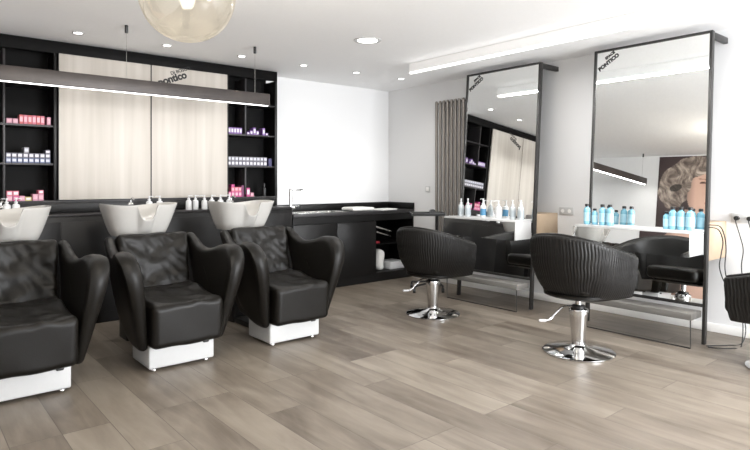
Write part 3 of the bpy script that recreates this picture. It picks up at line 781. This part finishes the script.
# ------------------------------------------------------------ lamps
bm_ = thing('beam_lamp', 'long dark bronze beam lamp hanging on thin wires in front of the shelving', 'lamp', (1.10, 5.0, 2.055), 0)
hw = 1.725
b = bmesh.new(); box(b, -hw, hw, -.03, .03, .006, .118, .002); obj('housing', b, M['beam'], bm_)
obj('light_strip', box(bmesh.new(), -hw + .01, hw - .01, -.012, .012, .0, .0055), M['led'], bm_, False)
for x in (1.577, .386, -1.577):
    b = bmesh.new(); tube(b, [(x, 0, .118), (x, 0, .52)], .0016, 6); obj('wire', b, M['steel'], bm_)
    b = bmesh.new(); lathe(b, [(.012, .50), (.014, .505), (.014, HC - 2.056)], (x, 0, 0), 14); obj('ceiling_mount', b, M['plastic'], bm_)
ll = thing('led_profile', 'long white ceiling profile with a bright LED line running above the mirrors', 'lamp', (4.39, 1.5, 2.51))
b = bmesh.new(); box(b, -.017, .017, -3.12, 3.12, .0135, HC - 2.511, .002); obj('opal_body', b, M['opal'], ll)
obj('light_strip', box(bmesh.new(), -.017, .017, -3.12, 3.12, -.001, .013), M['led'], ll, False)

dl0 = None
def downlight(x, y, r, label):
    global dl0
    if dl0 is None:
        t = empty('downlight')
        b = bmesh.new(); nn = 28
        lathe(b, [(.034, -.0015), (.036, -.006), (.046, -.006), (.048, -.0015), (.048, -.0005), (.034, -.0005)], n=nn, cap0=False, cap1=False); obj('trim_ring', b, M['white'], t)
        b = bmesh.new(); lathe(b, [(.0335, -.0045), (.0335, -.0008)], n=nn); obj('diffuser', b, M['spot'], t)
        dl0 = t
    else: t = copy_tree(dl0)
    t.location = (x, y, HC); t.scale = (r, r, 1)
    tag(t, label, 'ceiling light', 'recessed ceiling downlights')
    d = bpy.data.lights.new('downlight_beam', 'SPOT'); d.energy = (BIG_P if y < 1 else BIG_P * .35) if r > 1 else DOWN_P; d.spot_size = radians(125); d.spot_blend = .9; d.shadow_soft_size = .03 * r; d.color = (1, .97, .93)
    o = bpy.data.objects.new('downlight_beam', d); COL.objects.link(o); o.location = (x, y, HC - .012)
for x, y, r, l in ((1.235, 5.52, 1, 'small round downlight above the left wood panel'), (2.00, 5.48, 1, 'small round downlight above the gap between the wood panels'), (2.77, 5.46, 1, 'small round downlight above the right part of the lettered wood panel'),
                (3.52, 5.44, 1, 'small round downlight near the right end of the shelving'), (4.24, 5.40, 1, 'small round downlight above the sink counter'), (4.93, 5.36, 1, 'small round downlight in the back corner above the worktop end'),
                (3.35, 4.10, 2.7, 'larger bright round downlight in the middle of the ceiling'),
                (3.3, .8, 1.9, 'large round downlight added for fill light, unseen right of the camera'), (3.3, -1.4, 1.9, 'large round downlight added for fill light, unseen near the added window')):  # last two downlights are unseen, added to brighten floor and ceiling
    downlight(x, y, r, l)

# glass globe pendant
gx, gy, gz, gr = 1.063, 2.650, 2.205, .2245
gl = thing('globe_pendant', 'smoky amber glass globe pendant lamp hanging near the camera, cut by the top edge', 'lamp', (gx, gy, gz))
b = bmesh.new(); pf = []
for i in range(29):
    a = radians(-78 + 156 * i / 28)
    pf.append((gr * cos(a) * (1 + .012 * sin(5 * a)), gr * sin(a)))
pf = [(.001, -gr * .965), (.02, -gr * .968)] + pf + [(.03, gr * .985)]
lathe(b, pf, n=48, cap0=True, cap1=False)
obj('glass_globe', b, M['amber'], gl, ang=80)
b = bmesh.new(); lathe(b, [(.035, gr * .985), (.04, gr * 1.0), (.04, gr * 1.10), (.006, gr * 1.12)], n=20); obj('cap', b, M['chrome'], gl)
b = bmesh.new(); tube(b, [(0, 0, gr * 1.11), (0, 0, HC - gz - .002)], .004, 8); lathe(b, [(.05, HC - gz - .02), (.05, HC - gz - .001)], n=24); obj('cord', b, M['plastic'], gl)
b = bmesh.new(); lathe(b, [(.018, .086), (.022, .096), (.022, gr * .98)], n=16); obj('socket', b, M['steel'], gl)
b = bmesh.new(); lathe(b, [(.001, -.02), (.018, -.015), (.030, .003), (.034, .025), (.026, .055), (.017, .085)], n=20); obj('bulb', b, M['bulb'], gl)
d = bpy.data.lights.new('globe_bulb_light', 'POINT'); d.energy = 14; d.color = (1, .95, .88); d.shadow_soft_size = .04
o = bpy.data.objects.new('globe_bulb_light', d); COL.objects.link(o); o.location = (gx, gy, gz - .11)

# ------------------------------------------------------------ sockets, switch, cords
def plate(y0, y1, z, h, label, cat, holes, m_hole):
    t = thing('wall_socket' if cat == 'socket' else 'light_switch', label, cat, (XR - .0005, (y0 + y1) / 2, z))
    w = (y1 - y0) / 2
    obj('plate', box(bmesh.new(), -.010, 0, -w, w, -h / 2, h / 2, .003), M['white'], t)
    for yy in holes:
        b = bmesh.new(); tube(b, [(-.0105, yy, 0), (-.0125, yy, 0)], .02, 20) if cat == 'socket' else box(b, -.014, -.0105, yy - .026, yy + .026, -.026, .026, .002)
        obj('outlet' if cat == 'socket' else 'rocker', b, m_hole, t)
    return t
plate(3.29, 3.455, 1.0, .08, 'white double wall socket between the two mirrors', 'socket', (-.04, .04), M['skirt'])
plate(1.60, 1.80, 1.005, .08, 'white double wall socket with black plugs right of the right mirror', 'socket', (-.048, .048), M['skirt'])
plate(5.405, 5.485, 1.21, .08, 'small white light switch on the right wall beside the radiator', 'switch', (0,), M['skirt'])
def cord(name, label, pts, plug=None, r=.0045):
    t = thing(name, label, 'cord', pts[0])
    P = [Vector(p) - Vector(pts[0]) for p in pts]
    b = bmesh.new(); tube(b, spline(P, 6), r, 6); obj('cable', b, M['plastic'], t)
    if plug:
        b = bmesh.new(); tube(b, [(-.004, 0, 0), (.032, 0, 0)], .019, 14); o = obj('plug', b, M['plastic'], t)
    return t
xw = XR - .05
for y, l, e in ((1.748, 'left', .0), (1.652, 'right', -.06)):
    cord('power_cord', 'black power cord hanging from the %s plug of the socket right of the mirror' % l,
         [(xw, y, 1.005), (xw - .012, y - .002, .97), (xw - .005, y - .03, .86), (xw + .01, y - .05, .74), (xw, y - .04 + e, .60), (xw + .005, y - .06 + e, .42), (xw, y - .10 + e, .2), (xw - .02, y - .12 + e, .03), (xw - .1, y - .16 + e, .006)], True)
cord('hair_tool_cord', 'black cord looping from the mirror frame down the wall to the floor, outer one',
     [(5.03, 1.812, .965), (5.05, 1.795, .965), (5.13, 1.76, .95), (5.18, 1.745, .87), (5.20, 1.74, .76), (5.19, 1.745, .60), (5.22, 1.72, .45), (5.28, 1.66, .28), (5.30, 1.63, .12), (5.24, 1.64, .008), (5.12, 1.69, .006), (5.02, 1.76, .006), (4.96, 1.80, .006)])
cord('hair_tool_cord', 'black cord looping from the mirror frame down the wall to the floor, inner one',
     [(5.03, 1.812, .945), (5.05, 1.79, .945), (5.12, 1.765, .92), (5.16, 1.75, .83), (5.15, 1.76, .72), (5.13, 1.765, .62), (5.16, 1.74, .50), (5.22, 1.70, .40), (5.25, 1.64, .22), (5.17, 1.62, .008), (5.05, 1.64, .006), (4.96, 1.72, .006), (4.93, 1.78, .006)])

# ------------------------------------------------------------ poster on the left wall
def poster():
    U, V = 150, 210; PW, PH = 1.75, 2.55
    t = thing('wall_poster', 'large dark poster of a person with tousled blond hair, reflected in the right mirror', 'poster', (XL + .001, 4.83, 0))
    bm = bmesh.new(); cl = bm.loops.layers.color.new('Col')
    vs = [[bm.verts.new((.004, -PW * i / U, .05 + PH * j / V)) for j in range(V + 1)] for i in range(U + 1)]
    def colour(u, z):
        n = noise.noise(Vector((u * 3, z * 3, 0)))
        c = Vector((62, 50, 50)) * (1 + .15 * n)
        # head lies to the right: face centre u=.78,z=1.95
        def el(cx, cz, rx, rz, rot=0):
            dx, dz = u - cx, z - cz; a, b_ = dx * cos(rot) + dz * sin(rot), -dx * sin(rot) + dz * cos(rot)
            return (a / rx) ** 2 + (b_ / rz) ** 2
        if z < 1.62 and abs(u - (.62 + (1.62 - z) * .1)) < .13 + max(0, 1.25 - z) * 1.1: c = Vector((206, 172, 156)) * (1 - .3 * max(0, (.62 - u) / .2)) * (1 + .06 * n)   # neck and shoulders
        if el(.82, 1.92, .30, .42) < 1:
            sh_ = 1 - .35 * max(0, (.66 - u) / .2); c = Vector((208, 172, 154)) * sh_
            if el(.78, 2.11, .055, .020) < 1: c = Vector((92, 66, 58))
            if el(.78, 2.175, .085, .010, -.1) < 1: c = Vector((160, 122, 104))
            if el(1.0, 2.115, .05, .02) < 1: c = Vector((70, 46, 40))
            if el(.93, 1.90, .05, .018) < 1: c = Vector((150, 100, 84))
            if el(.90, 1.75, .075, .026) < 1: c = Vector((176, 92, 90))
        e1 = el(.50, 2.22, .46, .30, .25); e2 = el(.28, 1.98, .26, .33); e3 = el(.80, 2.42, .42, .16, -.2)
        w = .25 * noise.noise(Vector((u * 7, z * 7, 3)))
        hair = min(e1, e2, e3) + w * 1.3
        cut = el(.86, 2.0, .30, .30)
        if hair < 1 and cut > .9 + w:
            q = Vector((u * 4 + .8 * noise.noise(Vector((u * 4, z * 4, 9))), z * 4, 0))
            s = noise.noise(Vector((q.x * 2.2 + q.y * 1.5, q.y * .7 - q.x * 2, 5))) + .7 * noise.noise(Vector((q.x * 9 + q.y * 4, q.y * 3, 7))) + .5 * noise.noise(Vector((q.x * 18, q.y * 8 + q.x * 5, 2)))
            s = max(0, min(1, .45 + s * .6))
            c = Vector((84, 72, 66)).lerp(Vector((198, 184, 170)), s)
            if el(.32, 2.02, .12, .07, .3) < .8 + w: c = c * .5
        return c
    fs = []
    f_ = lambda v: max(0, min(255, v)) / 255
    cc = {}
    for i in range(U + 1):
        for j in range(V + 1):
            c = colour(PW * i / U, .05 + PH * j / V); cc[vs[i][j]] = (f_(c.x), f_(c.y), f_(c.z), 1)
    for i in range(U):
        for j in range(V):
            f = bm.faces.new((vs[i][j], vs[i][j + 1], vs[i + 1][j + 1], vs[i + 1][j]))
            for l in f.loops: l[cl] = cc[l.vert]
    m, nt, p = newmat('poster_print'); a = nt.nodes.new('ShaderNodeVertexColor'); a.layer_name = 'Col'
    nt.links.new(a.outputs[0], p.inputs['Base Color']); p.inputs['Roughness'].default_value = .5
    obj('print', bm, m, t, False)
    obj('backing_board', box(bmesh.new(), 0, .0035, -PW, 0, .05, .05 + PH), M['plastic'], t, False)
poster()
